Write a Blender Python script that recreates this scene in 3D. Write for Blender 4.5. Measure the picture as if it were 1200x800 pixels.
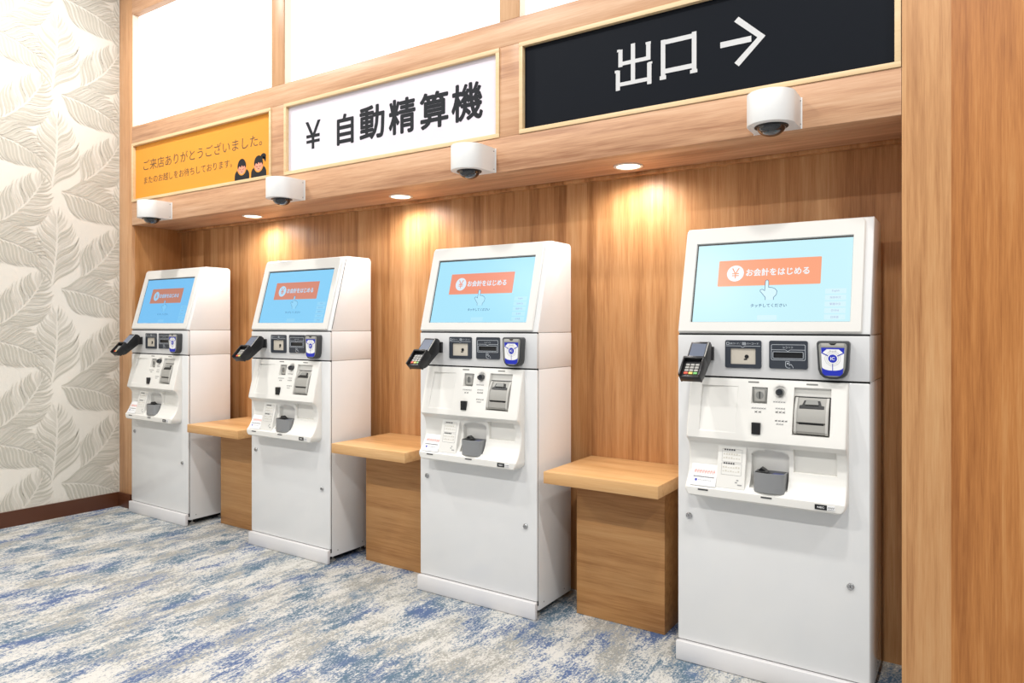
import bpy, bmesh, math, random
from mathutils import Vector, Matrix
random.seed(7)
SC = bpy.context.scene
COL = SC.collection
for o in list(bpy.data.objects):
    bpy.data.objects.remove(o)

# ------------------------------------------------------------------ camera
F_PX, Y0, YAW = 832.43, 380.57, math.radians(33.458)
cam_d = bpy.data.cameras.new('camera')
cam_d.sensor_width = 36.0
cam_d.lens = F_PX / 1200 * 36
cam_d.shift_y = -(400 - Y0) / 1200
cam_d.clip_start = 0.05
cam = bpy.data.objects.new('camera', cam_d)
cam.location = (2.8627, -2.3738, 1.1530)
cam.rotation_euler = (math.pi / 2, 0, YAW)
COL.objects.link(cam)
SC.camera = cam

# ------------------------------------------------------------------ world, ceiling lights, exposure
w = bpy.data.worlds.new('world')
SC.world = w
w.use_nodes = True
w.node_tree.nodes['Background'].inputs['Color'].default_value = (0.96, 0.98, 1.0, 1)
w.node_tree.nodes['Background'].inputs['Strength'].default_value = 0.43

def ceiling_lamp(x, y, power, size=0.16, z=3.45, color=(1, 0.975, 0.945)):
    l = bpy.data.lights.new('ceiling_lamp', 'AREA')
    l.shape = 'DISK'; l.size = size; l.energy = power; l.color = color
    o = bpy.data.objects.new('ceiling_lamp', l)
    o.location = (x, y, z)
    COL.objects.link(o)
    return o
for (lx, ly, lp) in ((-0.95, -0.85, 37), (0.8, -1.25, 28), (2.6, -1.25, 28), (4.4, -1.25, 30),
                     (-0.95, -3.1, 36), (0.8, -3.1, 36), (2.6, -3.1, 36), (4.4, -3.1, 36)):
    ceiling_lamp(lx, ly, lp)

SC.view_settings.view_transform = 'Standard'
SC.view_settings.look = 'None'
SC.view_settings.gamma = 1
SC.view_settings.exposure = 0.0
SC.view_settings.use_curve_mapping = False

# ------------------------------------------------------------------ helpers: materials
def srgb(r, g, b):
    f = lambda c: c / 255 / 12.92 if c / 255 <= 0.04045 else ((c / 255 + 0.055) / 1.055) ** 2.4
    return (f(r), f(g), f(b), 1)

def mat_new(name):
    m = bpy.data.materials.new(name); m.use_nodes = True
    nt = m.node_tree
    return m, nt, nt.nodes['Principled BSDF']

def N(nt, t, **kw):
    n = nt.nodes.new(t)
    for k, v in kw.items(): setattr(n, k, v)
    return n

def plain(name, col, rough=0.4, metal=0.0, bump=0.0, bscale=300, spec=0.5, coat=0):
    """painted plastic / metal with a very faint procedural mottling"""
    m, nt, b = mat_new(name)
    g = N(nt, 'ShaderNodeNewGeometry')
    no = N(nt, 'ShaderNodeTexNoise'); no.inputs['Scale'].default_value = 6; no.inputs['Detail'].default_value = 3
    nt.links.new(g.outputs['Position'], no.inputs['Vector'])
    mx = N(nt, 'ShaderNodeMix', data_type='RGBA')
    mx.inputs[6].default_value = tuple(c * 0.97 for c in col[:3]) + (1,)
    mx.inputs[7].default_value = tuple(min(1, c * 1.02) for c in col[:3]) + (1,)
    nt.links.new(no.outputs['Fac'], mx.inputs[0])
    nt.links.new(mx.outputs[2], b.inputs['Base Color'])
    b.inputs['Roughness'].default_value = rough
    b.inputs['Metallic'].default_value = metal
    b.inputs['Specular IOR Level'].default_value = spec
    b.inputs['Coat Weight'].default_value = coat
    if bump:
        n2 = N(nt, 'ShaderNodeTexNoise'); n2.inputs['Scale'].default_value = bscale
        nt.links.new(g.outputs['Position'], n2.inputs['Vector'])
        bp = N(nt, 'ShaderNodeBump'); bp.inputs['Strength'].default_value = bump; bp.inputs['Distance'].default_value = 0.001
        nt.links.new(n2.outputs['Fac'], bp.inputs['Height']); nt.links.new(bp.outputs['Normal'], b.inputs['Normal'])
    return m

def emit(name, col, strength=1.0):
    m, nt, b = mat_new(name)
    b.inputs['Base Color'].default_value = (0.01, 0.01, 0.012, 1)
    b.inputs['Roughness'].default_value = 0.25
    b.inputs['Specular IOR Level'].default_value = 0.25
    b.inputs['Emission Color'].default_value = col
    b.inputs['Emission Strength'].default_value = strength
    return m

def wood(name, dark, mid, light, grain='Z', strip=0.0, strip_amt=0.35, rough=0.42, seed=0.0, band=1.0):
    """wood-print laminate: long grain figure, fibre and optional strips of different tone"""
    m, nt, b = mat_new(name)
    L = nt.links
    g = N(nt, 'ShaderNodeNewGeometry')
    sep = N(nt, 'ShaderNodeSeparateXYZ'); L.new(g.outputs['Position'], sep.inputs[0])
    def mapped(scale, off):
        mp = N(nt, 'ShaderNodeMapping'); mp.inputs['Scale'].default_value = scale
        mp.inputs['Location'].default_value = (off + seed, off * 1.7, off * 0.6 + seed)
        L.new(g.outputs['Position'], mp.inputs['Vector']); return mp
    ax = {'X': 0, 'Y': 1, 'Z': 2}[grain]
    def sc(along, across):
        s = [across] * 3; s[ax] = along; return tuple(s)
    n1 = N(nt, 'ShaderNodeTexNoise'); n1.inputs['Scale'].default_value = 1; n1.inputs['Detail'].default_value = 4
    n1.inputs['Distortion'].default_value = 0.6
    L.new(mapped(sc(0.55 * band, 7.5 * band), 1.3).outputs[0], n1.inputs['Vector'])
    n2 = N(nt, 'ShaderNodeTexNoise'); n2.inputs['Scale'].default_value = 1; n2.inputs['Detail'].default_value = 6
    n2.inputs['Roughness'].default_value = 0.65
    L.new(mapped(sc(2.2, 46), 4.1).outputs[0], n2.inputs['Vector'])
    n3 = N(nt, 'ShaderNodeTexNoise'); n3.inputs['Scale'].default_value = 1; n3.inputs['Detail'].default_value = 3
    L.new(mapped(sc(9, 260), 7.7).outputs[0], n3.inputs['Vector'])
    def math_(op, a, bb, clamp=False):
        n = N(nt, 'ShaderNodeMath', operation=op); n.use_clamp = clamp
        for i, v in enumerate((a, bb)):
            if isinstance(v, (int, float)): n.inputs[i].default_value = v
            else: L.new(v, n.inputs[i])
        return n.outputs[0]
    v = math_('ADD', math_('MULTIPLY', n1.outputs['Fac'], 0.58), math_('MULTIPLY', math_('ADD', n2.outputs['Fac'], -0.12), 0.58))
    v = math_('ADD', v, math_('MULTIPLY', math_('SUBTRACT', n3.outputs['Fac'], 0.5), 0.26))
    if strip:
        other = 0 if ax == 2 else 2
        wob = N(nt, 'ShaderNodeTexNoise', noise_dimensions='1D'); wob.inputs['Scale'].default_value = 5.0
        L.new(sep.outputs[other], wob.inputs['W'])
        q = math_('ADD', math_('DIVIDE', sep.outputs[other], strip), math_('MULTIPLY', wob.outputs['Fac'], 1.8))
        fl = math_('FLOOR', q, 0)
        wn = N(nt, 'ShaderNodeTexWhiteNoise', noise_dimensions='1D'); L.new(fl, wn.inputs['W'])
        v = math_('ADD', v, math_('MULTIPLY', math_('SUBTRACT', wn.outputs['Value'], 0.5), strip_amt))
    cr = N(nt, 'ShaderNodeValToRGB')
    e = cr.color_ramp.elements
    e[0].position = 0.28; e[0].color = dark
    e[1].position = 0.74; e[1].color = light
    k = e.new(0.5); k.color = mid
    L.new(v, cr.inputs[0]); L.new(cr.outputs[0], b.inputs['Base Color'])
    b.inputs['Roughness'].default_value = rough
    b.inputs['Specular IOR Level'].default_value = 0.4
    bp = N(nt, 'ShaderNodeBump'); bp.inputs['Strength'].default_value = 0.15; bp.inputs['Distance'].default_value = 0.0008
    L.new(n3.outputs['Fac'], bp.inputs['Height']); L.new(bp.outputs['Normal'], b.inputs['Normal'])
    return m

def carpet():
    m, nt, b = mat_new('carpet_loop_pile')
    L = nt.links
    g = N(nt, 'ShaderNodeNewGeometry')
    def noise(scale, off, detail=3, rough=0.5, dist=0.0):
        mp = N(nt, 'ShaderNodeMapping'); mp.inputs['Scale'].default_value = scale; mp.inputs['Location'].default_value = (off, off * 2.3, 0)
        L.new(g.outputs['Position'], mp.inputs['Vector'])
        n = N(nt, 'ShaderNodeTexNoise'); n.inputs['Scale'].default_value = 1; n.inputs['Detail'].default_value = detail
        n.inputs['Roughness'].default_value = rough; n.inputs['Distortion'].default_value = dist
        L.new(mp.outputs[0], n.inputs['Vector']); return n.outputs['Fac']
    def math_(op, a, bb, clamp=False):
        n = N(nt, 'ShaderNodeMath', operation=op); n.use_clamp = clamp
        for i, v in enumerate((a, bb)):
            if isinstance(v, (int, float)): n.inputs[i].default_value = v
            else: L.new(v, n.inputs[i])
        return n.outputs[0]
    streak = noise((34, 10.5, 1), 3.1, 6, 0.70, 0.35)
    fine = noise((150, 75, 1), 8.2, 4, 0.75)
    patch = noise((6.8, 3.6, 1), 1.7, 3, 0.55)
    patch2 = noise((6.0, 3.0, 1), 11.9, 3, 0.55)
    hue = noise((3.0, 1.6, 1), 21.3, 2)
    rag = math_('ADD', math_('MULTIPLY', math_('SUBTRACT', streak, 0.5), 0.9), math_('MULTIPLY', math_('SUBTRACT', fine, 0.5), 1.25))
    def ramp(v, p0, p1, c0, c1):
        cr = N(nt, 'ShaderNodeValToRGB'); e = cr.color_ramp.elements
        e[0].position = p0; e[0].color = c0; e[1].position = p1; e[1].color = c1
        L.new(v, cr.inputs[0]); return cr.outputs[0]
    W0, W1 = (0, 0, 0, 1), (1, 1, 1, 1)
    def mix(f, a, bb):
        n = N(nt, 'ShaderNodeMix', data_type='RGBA')
        L.new(f, n.inputs[0])
        for i, v in ((6, a), (7, bb)):
            if isinstance(v, tuple): n.inputs[i].default_value = v
            else: L.new(v, n.inputs[i])
        return n.outputs[2]
    cream = srgb(210, 208, 202); grey = srgb(158, 157, 150)
    blue = srgb(88, 106, 146); slate = srgb(94, 117, 134); pale = srgb(150, 160, 171)
    gmask = ramp(math_('ADD', patch2, math_('MULTIPLY', rag, 1.1)), 0.39, 0.57, W0, W1)
    base = mix(gmask, cream, grey)
    huev = ramp(math_('ADD', hue, math_('MULTIPLY', rag, 0.2)), 0.44, 0.54, blue, slate)
    bmask = ramp(math_('ADD', patch, math_('MULTIPLY', rag, 0.95)), 0.54, 0.67, W0, W1)
    pmask = ramp(math_('ADD', patch, math_('MULTIPLY', rag, 0.95)), 0.46, 0.59, W0, W1)
    c = mix(pmask, base, pale)
    c = mix(bmask, c, huev)
    fl = noise((330, 330, 1), 5.5, 2)
    spk = N(nt, 'ShaderNodeMix', data_type='RGBA', blend_type='MULTIPLY'); spk.inputs[0].default_value = 0.6
    L.new(c, spk.inputs[6]); L.new(ramp(fl, 0.3, 0.6, (0.72, 0.72, 0.72, 1), W1), spk.inputs[7])
    L.new(spk.outputs[2], b.inputs['Base Color'])
    b.inputs['Roughness'].default_value = 0.95
    b.inputs['Specular IOR Level'].default_value = 0.1
    bp = N(nt, 'ShaderNodeBump'); bp.inputs['Strength'].default_value = 0.6; bp.inputs['Distance'].default_value = 0.004
    L.new(fl, bp.inputs['Height']); L.new(bp.outputs['Normal'], b.inputs['Normal'])
    return m

MAT = {}
MAT['carpet'] = carpet()
MAT['wood_header'] = wood('wood_header', srgb(156, 108, 78), srgb(200, 154, 118), srgb(222, 184, 150), 'X')
MAT['wood_post'] = wood('wood_post', srgb(158, 110, 74), srgb(196, 148, 106), srgb(214, 172, 132), 'Z')
MAT['wood_back'] = wood('wood_back', srgb(142, 92, 50), srgb(184, 131, 82), srgb(206, 160, 112), 'Z', strip=0.075, strip_amt=0.19)
MAT['wood_side'] = wood('wood_side', srgb(140, 90, 50), srgb(180, 124, 72), srgb(202, 150, 98), 'Z', strip=0.12, strip_amt=0.18, seed=3.3)
MAT['wood_right'] = wood('wood_right', srgb(158, 106, 62), srgb(196, 144, 94), srgb(213, 168, 118), 'Z', strip=0.16, strip_amt=0.12, seed=9.1, band=0.8)
MAT['wood_right_deep'] = wood('wood_right_deep', srgb(146, 86, 38), srgb(186, 122, 64), srgb(208, 152, 94), 'Z', strip=0.07, strip_amt=0.16, seed=5.7, band=0.8)
MAT['wood_table'] = wood('wood_table', srgb(166, 114, 64), srgb(206, 158, 104), srgb(220, 178, 126), 'X', band=1.2)
MAT['wood_pillar'] = wood('wood_pillar', srgb(150, 100, 54), srgb(186, 136, 84), srgb(202, 156, 104), 'X', band=1.0, seed=2.0)
MAT['frame_wood'] = wood('frame_wood', srgb(214, 180, 132), srgb(224, 194, 150), srgb(230, 204, 164), 'X')
MAT['baseboard'] = plain('baseboard_brown', srgb(84, 46, 26), 0.35)
MAT['wallpaper'] = plain('wallpaper_cream', srgb(224, 219, 208), 0.75, bump=0.2, bscale=500)
MAT['leaf_grey'] = plain('wallpaper_print_grey', srgb(188, 184, 171), 0.7)
MAT['leaf_pale'] = plain('wallpaper_print_pale', srgb(208, 203, 191), 0.7)
MAT['white'] = plain('kiosk_white_paint', srgb(228, 228, 227), 0.08)
MAT['white_plastic'] = plain('kiosk_white_plastic', srgb(232, 230, 224), 0.35)
MAT['bezel_white'] = plain('bezel_white_plastic', srgb(218, 216, 211), 0.35, spec=0.4)
MAT['panel_grey'] = plain('reader_panel_grey', srgb(214, 214, 214), 0.32)
MAT['plinth'] = plain('plinth_white', srgb(224, 222, 222), 0.4)
MAT['black'] = plain('black_plastic', srgb(22, 22, 24), 0.35)
MAT['gap'] = plain('gasket_black', srgb(16, 16, 17), 0.8)
MAT['slate'] = plain('slate_plate', srgb(50, 55, 64), 0.4)
MAT['grey'] = plain('mid_grey_plastic', srgb(136, 136, 132), 0.4)
MAT['greyl'] = plain('light_grey_plastic', srgb(172, 170, 164), 0.4)
MAT['note_grey'] = plain('note_unit_grey', srgb(160, 158, 152), 0.4)
MAT['note_light'] = plain('note_cheek_grey', srgb(188, 186, 180), 0.4)
MAT['cup'] = plain('cup_grey', srgb(136, 137, 138), 0.45)
MAT['dark_grey'] = plain('dark_grey_plastic', srgb(58, 60, 62), 0.4)
MAT['silver'] = plain('silver_metal', srgb(190, 190, 190), 0.25, metal=1.0)
MAT['print_grey'] = plain('print_grey', srgb(150, 150, 150), 0.6)
MAT['print_light'] = plain('print_light', srgb(200, 206, 212), 0.6)
MAT['print_dark'] = plain('print_dark', srgb(58, 60, 62), 0.6)
MAT['print_red'] = plain('print_red', srgb(232, 130, 110), 0.6)
MAT['print_blue'] = plain('print_blue', srgb(20, 40, 176), 0.5)
MAT['paper'] = plain('paper_white', srgb(236, 236, 236), 0.6)
MAT['beige'] = plain('scanner_window', srgb(200, 192, 178), 0.25)
MAT['bluecoat'] = plain('tray_blue', srgb(58, 68, 120), 0.3)
MAT['key_red'] = plain('key_red', srgb(226, 92, 70), 0.4)
MAT['key_yellow'] = plain('key_yellow', srgb(230, 208, 110), 0.4)
MAT['key_green'] = plain('key_green', srgb(120, 190, 110), 0.4)
MAT['term_screen'] = emit('terminal_screen', srgb(138, 146, 164), 0.8)
MAT['cam_white'] = plain('camera_white', srgb(228, 228, 226), 0.4)
MAT['dome'] = plain('dome_dark_glass', srgb(20, 24, 32), 0.06, coat=1.0)
MAT['sign_orange'] = plain('sign_orange', srgb(230, 154, 58), 0.6, spec=0.2)
MAT['sign_white'] = plain('sign_white', srgb(224, 217, 226), 0.6, spec=0.2)
MAT['sign_navy'] = plain('sign_navy', srgb(17, 21, 28), 0.6, spec=0.1)
MAT['ink'] = plain('ink_charcoal', srgb(38, 40, 44), 0.7, spec=0.2)
MAT['ink_brown'] = plain('ink_brown', srgb(92, 74, 48), 0.6)
MAT['ink_white'] = plain('ink_white', srgb(206, 206, 206), 0.7, spec=0.2)
MAT['skin'] = plain('print_pink', srgb(240, 156, 128), 0.6)
MAT['jamb'] = plain('jamb_cream', srgb(240, 226, 204), 0.5)
MAT['window_glow'] = emit('lit_window', (1, 0.985, 0.97, 1), 1.7)
MAT['lamp_glow'] = emit('downlight_lens', (1, 0.88, 0.68, 1), 6.0)
MAT['ceiling_ring'] = plain('downlight_ring', srgb(236, 230, 222), 0.4)

# ------------------------------------------------------------------ helpers: meshes
class M:
    def __init__(s): s.v = []; s.f = []; s.m = []
    def add(s, v, f, m=0, fn=None):
        b = len(s.v)
        s.v += [tuple(fn(*p)) for p in v] if fn else [tuple(p) for p in v]
        s.f += [tuple(i + b for i in q) for q in f]
        s.m += [m] * len(f)
        return s
    def box(s, x0, x1, y0, y1, z0, z1, m=0, bev=0.0, seg=2, fn=None):
        bm = bmesh.new()
        bmesh.ops.create_cube(bm, size=1.0)
        for vv in bm.verts:
            vv.co = Vector((x0 + (vv.co.x + .5) * (x1 - x0), y0 + (vv.co.y + .5) * (y1 - y0), z0 + (vv.co.z + .5) * (z1 - z0)))
        if bev:
            bmesh.ops.bevel(bm, geom=list(bm.edges), offset=bev, segments=seg, affect='EDGES', profile=0.5)
        bm.verts.index_update()
        s.add([tuple(vv.co) for vv in bm.verts], [tuple(vv.index for vv in fc.verts) for fc in bm.faces], m, fn)
        bm.free(); return s
    def prism(s, pts, a0, a1, axis='y', m=0, fn=None, bev=0.0, seg=2, side_m=None):
        """2D outline extruded: axis y -> pts are (x,z); x -> (y,z); z -> (x,y)"""
        n = len(pts)
        def P(p, a): return {'y': (p[0], a, p[1]), 'x': (a, p[0], p[1]), 'z': (p[0], p[1], a)}[axis]
        v = [P(p, a0) for p in pts] + [P(p, a1) for p in pts]
        f = [tuple(range(n)), tuple(range(2 * n - 1, n - 1, -1))]
        sides = [(i, n + i, n + (i + 1) % n, (i + 1) % n) for i in range(n)]
        if bev:
            bm = bmesh.new()
            vs = [bm.verts.new(p) for p in v]
            for q in f + sides: bm.faces.new([vs[i] for i in q])
            bmesh.ops.recalc_face_normals(bm, faces=bm.faces)
            es = [e for e in bm.edges if (e.verts[0].index < 0 or True) and e.calc_face_angle(0) > 0.6]
            bmesh.ops.bevel(bm, geom=es, offset=bev, segments=seg, affect='EDGES', profile=0.5)
            bm.verts.index_update()
            s.add([tuple(vv.co) for vv in bm.verts], [tuple(vv.index for vv in fc.verts) for fc in bm.faces], m, fn)
            bm.free(); return s
        b = len(s.v)
        s.add(v, f, m, fn)
        s.f += [tuple(i + b for i in q) for q in sides]; s.m += [m if side_m is None else side_m] * n
        return s
    def flat(s, pts, y, m=0, fn=None):
        return s.add([(p[0], y, p[1]) for p in pts], [tuple(range(len(pts)))], m, fn)
    def frame(s, outer, inner, y0, y1, m=0, fn=None):
        """ring between two outlines with the same point count (x,z), extruded from y0 (front) to y1"""
        n = len(outer)
        v = [(p[0], y0, p[1]) for p in outer] + [(p[0], y0, p[1]) for p in inner] + [(p[0], y1, p[1]) for p in outer] + [(p[0], y1, p[1]) for p in inner]
        f = []
        for i in range(n):
            j = (i + 1) % n
            f += [(i, j, n + j, n + i), (2 * n + j, 2 * n + i, 3 * n + i, 3 * n + j), (j, i, 2 * n + i, 2 * n + j), (n + i, n + j, 3 * n + j, 3 * n + i)]
        return s.add(v, f, m, fn)
    def lathe(s, prof, n=24, origin=(0, 0, 0), axis='z', m=0, fn=None):
        """prof: (r, h) along axis"""
        v = []; f = []
        for (r, h) in prof:
            for i in range(n):
                a = 2 * math.pi * i / n
                c, d = r * math.cos(a), r * math.sin(a)
                p = {'z': (c, d, h), 'y': (c, h, d), 'x': (h, c, d)}[axis]
                v.append((p[0] + origin[0], p[1] + origin[1], p[2] + origin[2]))
        for k in range(len(prof) - 1):
            for i in range(n):
                j = (i + 1) % n
                f.append((k * n + i, k * n + j, (k + 1) * n + j, (k + 1) * n + i))
        f.append(tuple(range(n))); f.append(tuple(range(len(prof) * n - 1, (len(prof) - 1) * n - 1, -1)))
        return s.add(v, f, m, fn)
    def tube(s, path, r, n=8, m=0):
        pts = [Vector(p) for p in path]; v = []; f = []
        for i, p in enumerate(pts):
            t = (pts[min(i + 1, len(pts) - 1)] - pts[max(i - 1, 0)]).normalized()
            a = t.cross(Vector((0.13, 0.31, 0.94))).normalized(); b2 = t.cross(a)
            for k in range(n):
                an = 2 * math.pi * k / n
                v.append(tuple(p + (a * math.cos(an) + b2 * math.sin(an)) * r))
        for i in range(len(pts) - 1):
            for k in range(n):
                j = (k + 1) % n
                f.append((i * n + k, i * n + j, (i + 1) * n + j, (i + 1) * n + k))
        f.append(tuple(range(n))); f.append(tuple(range(len(v) - 1, len(v) - n - 1, -1)))
        return s.add(v, f, m)
    def mesh(s, name, mats, smooth=True, angle=35, fix=True):
        me = bpy.data.meshes.new(name)
        me.from_pydata(s.v, [], s.f)
        for mt in mats: me.materials.append(MAT[mt] if isinstance(mt, str) else mt)
        me.polygons.foreach_set('material_index', s.m)
        if fix:
            bm = bmesh.new(); bm.from_mesh(me)
            bmesh.ops.recalc_face_normals(bm, faces=bm.faces)
            bm.to_mesh(me); bm.free()
        if smooth:
            me.polygons.foreach_set('use_smooth', [True] * len(me.polygons))
            me.set_sharp_from_angle(angle=math.radians(angle))
        me.update()
        return me
    def build(s, name, mats, parent=None, **kw):
        if isinstance(mats, str): mats = [mats]
        o = bpy.data.objects.new(name, s.mesh(name, mats, **kw))
        COL.objects.link(o)
        if parent: o.parent = parent
        return o

def empty(name, loc=(0, 0, 0)):
    o = bpy.data.objects.new(name, None); o.empty_display_size = 0.1
    o.location = loc; COL.objects.link(o); return o

def tag(o, label=None, cat=None, group=None, kind=None):
    if label: o['label'] = label
    if cat: o['category'] = cat
    if group: o['group'] = group
    if kind: o['kind'] = kind
    return o

def struct(o, label, cat):
    return tag(o, label, cat, kind='structure')

def copy_tree(o, parent=None):
    c = o.copy(); COL.objects.link(c)
    if parent: c.parent = parent
    for ch in list(o.children): copy_tree(ch, c)
    return c

def rrect(x0, x1, z0, z1, r, n=5, rb=None):
    """rounded rectangle outline (x,z), counter-clockwise; rb = radius of the two bottom corners"""
    rb = r if rb is None else rb
    out = []
    for (cx, cz, a0, rr) in ((x1, z1, 0, r), (x0, z1, 90, r), (x0, z0, 180, rb), (x1, z0, 270, rb)):
        sx = -1 if cx == x1 else 1; sz = -1 if cz == z1 else 1
        for k in range(n + 1):
            a = math.radians(a0 + 90 * k / n)
            out.append((cx + sx * rr + rr * math.cos(a), cz + sz * rr + rr * math.sin(a)))
    return out

def circ(cx, cz, r, n=28, r2=None, a0=0, a1=360):
    r2 = r2 or r
    return [(cx + r * math.cos(math.radians(a0 + (a1 - a0) * i / n)), cz + r2 * math.sin(math.radians(a0 + (a1 - a0) * i / n))) for i in range(n if a1 - a0 == 360 else n + 1)]

_TXT = {}
def text(body, x, z, h=None, w=None, bold=0.0, anchor='l'):
    """flat lettering: returns (verts (x,z), faces). x,z = lower-left of the ink box, h,w = ink size"""
    key = body
    if key not in _TXT:
        cu = bpy.data.curves.new('lettering', 'FONT'); cu.body = body; cu.size = 1; cu.resolution_u = 3
        o = bpy.data.objects.new('lettering', cu); COL.objects.link(o)
        dg = bpy.context.evaluated_depsgraph_get()
        me = bpy.data.meshes.new_from_object(o.evaluated_get(dg))
        _TXT[key] = ([(v.co.x, v.co.y) for v in me.vertices], [tuple(p.vertices) for p in me.polygons])
        bpy.data.objects.remove(o); bpy.data.curves.remove(cu); bpy.data.meshes.remove(me)
    v, f = _TXT[key]
    x0, x1 = min(p[0] for p in v), max(p[0] for p in v); y0, y1 = min(p[1] for p in v), max(p[1] for p in v)
    if h is None: sx = sz = w / (x1 - x0)
    else:
        sz = h / (y1 - y0); sx = sz if w is None else w / (x1 - x0)
    if anchor == 'c': x -= (x1 - x0) * sx / 2
    base = [(x + (p[0] - x0) * sx, z + (p[1] - y0) * sz, 0.0) for p in v]
    if not bold: return base, f
    ov, of = [], []
    for q in range(8):                     # heavier weight: the outline spread in eight directions
        a = math.pi / 4 * q; b0 = len(ov)
        ov += [(p[0] + bold * sz * math.cos(a), p[1] + bold * sz * math.sin(a), -0.00003 * q) for p in base]
        of += [tuple(i + b0 for i in t_) for t_ in f]
    return ov, of

def text_chars(body, x, z, w, h):
    """one line of full-width characters, returned one by one"""
    raw = lambda t: text(t, 0, 0, h=None, w=1) and _TXT[t]
    v, _f = raw(body)
    x0, x1 = min(p[0] for p in v), max(p[0] for p in v); y0, y1 = min(p[1] for p in v), max(p[1] for p in v)
    sx, sz = w / (x1 - x0), h / (y1 - y0)
    out = []
    for i, ch in enumerate(body):
        cv, cf = raw(ch)
        out.append(([(x + (p[0] + i - x0) * sx, z + (p[1] - y0) * sz, 0.0) for p in cv], cf))
    return out

def put_text(mm, t, y, m=0, fn=None):
    v, f = t
    return mm.add([(p[0], y + p[2], p[1]) for p in v], f, m, fn)

def stroke(pts, wd):
    """constant-width polyline as quads; returns list of outlines"""
    out = []
    for a, b in zip(pts[:-1], pts[1:]):
        d = Vector((b[0] - a[0], b[1] - a[1])); l = d.length or 1e-9; n = Vector((-d.y, d.x)) / l * wd / 2; e = d / l * wd * 0.3
        out.append([(a[0] - e.x - n.x, a[1] - e.y - n.y), (b[0] + e.x - n.x, b[1] + e.y - n.y), (b[0] + e.x + n.x, b[1] + e.y + n.y), (a[0] - e.x + n.x, a[1] - e.y + n.y)])
    return out

# ------------------------------------------------------------------ the room shell
YH = 0.03          # front plane of the timber header and posts
YW = 0.362         # back wall of the niche
ZH = 1.779         # underside of the header
CX = -1.735        # corner with the papered wall
WDIR = Vector((-0.0612, -1, 0)).normalized()       # the papered wall runs towards the viewer
WN = Vector((1, -0.0612, 0)).normalized()

o = M().add([(-6, -6, 0), (6, -6, 0), (6, 0.6, 0), (-6, 0.6, 0)], [(0, 1, 2, 3)]).build('floor', 'carpet', smooth=False)
struct(o, 'blue, grey and cream streaked carpet across the whole floor', 'floor')

o = M().box(-1.70, 3.9, YW, YW + 0.06, 0, ZH + 0.02).build('wall_back', 'wood_back')
struct(o, 'wood panelled back wall behind the row of kiosks', 'wall')
o = M().box(-1.70, -1.585, YH + 0.02, YW, 0, ZH + 0.01).build('wall_niche', 'wood_side')
struct(o, 'narrow wooden side wall at the left end of the niche', 'wall')
# right-hand timber wall: narrow lighter upright and deeper-toned wide board
wr = empty('wall_right', (2.665, YH, 0))
struct(wr, 'tall timber wall filling the right edge of the picture', 'wall')
M().box(0, 0.125, 0, 0.40, 0, 3.5).build('panel', 'wood_right', wr)
M().box(0.125, 1.3, 0.0, 0.40, 0, 3.5).build('panel', 'wood_right_deep', wr)

# papered wall, slightly out of square
wl = M()
A = Vector((CX, YH - 0.0, 0))
def wpt(s_, z_, off=0.0):
    p = A + WDIR * s_ + WN * off
    return (p.x, p.y, z_)
wl.add([wpt(-0.05, 0), wpt(4.0, 0), wpt(4.0, 3.6), wpt(-0.05, 3.6), wpt(-0.05, 0, -0.1), wpt(4.0, 0, -0.1), wpt(4.0, 3.6, -0.1), wpt(-0.05, 3.6, -0.1)],
       [(0, 1, 2, 3), (4, 7, 6, 5), (0, 4, 5, 1), (1, 5, 6, 2), (2, 6, 7, 3), (3, 7, 4, 0)])
wall_left = wl.build('wall_left', 'wallpaper', smooth=False)
struct(wall_left, 'cream wall papered with large feathery leaves on the left', 'wall')

def leaf_strokes(L, Wm, bend, rnd):
    """feather leaf: tapering S-curved veins either side of a bare rib, closing to a point; outlines with tone index"""
    out = []
    nv = 15
    def rib(t): return Vector((bend * math.sin(math.pi * t) * L, t * L))
    def half(t): return Wm * max(0.0, math.sin(math.pi * min(1.0, t) ** 0.88)) ** 0.75
    for side in (-1, 1):
        for i in range(nv):
            t0 = 0.015 + 0.87 * i / nv + rnd.uniform(-0.008, 0.008)
            t1 = min(0.985, t0 + 0.10 + 0.30 * (1 - t0)) + rnd.uniform(-0.012, 0.012)
            p0 = rib(t0) + Vector((side * 0.0045, 0.004))
            p3 = rib(t1) + Vector((side * (half(t1) * rnd.uniform(0.90, 1.04) + 0.003), 0))
            d = p3 - p0
            p1 = p0 + Vector((d.x * 0.18, d.y * 0.42))
            p2 = p0 + Vector((d.x * 0.86, d.y * 0.34))
            wide = rnd.random()
            for sub in (0, 1):
                if sub == 0: th = 0.0085 + 0.0105 * wide
                else: th = 0.0055
                th *= 0.65 + 0.5 * math.sin(math.pi * (i + .5) / nv)
                offp = Vector((0, 0 if sub == 0 else L * 0.027))
                tone = (0 if wide > 0.42 else 1) if sub == 0 else 1
                up, dn = [], []
                K = 11
                for k in range(K + 1):
                    q = k / K
                    pt = p0 * (1 - q) ** 3 + p1 * 3 * q * (1 - q) ** 2 + p2 * 3 * q * q * (1 - q) + p3 * q ** 3 + offp * (1 - 0.4 * q)
                    tg = ((p1 - p0) * (1 - q) ** 2 + (p2 - p1) * 2 * q * (1 - q) + (p3 - p2) * q * q)
                    nn = Vector((-tg.y, tg.x)).normalized()
                    h = th * 0.5 * math.sin(math.pi * min(1, q ** 0.85 * 0.96 + 0.04)) ** 0.9
                    up.append(pt + nn * h); dn.append(pt - nn * h)
                out.append((up, dn, tone))
    return out

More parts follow.
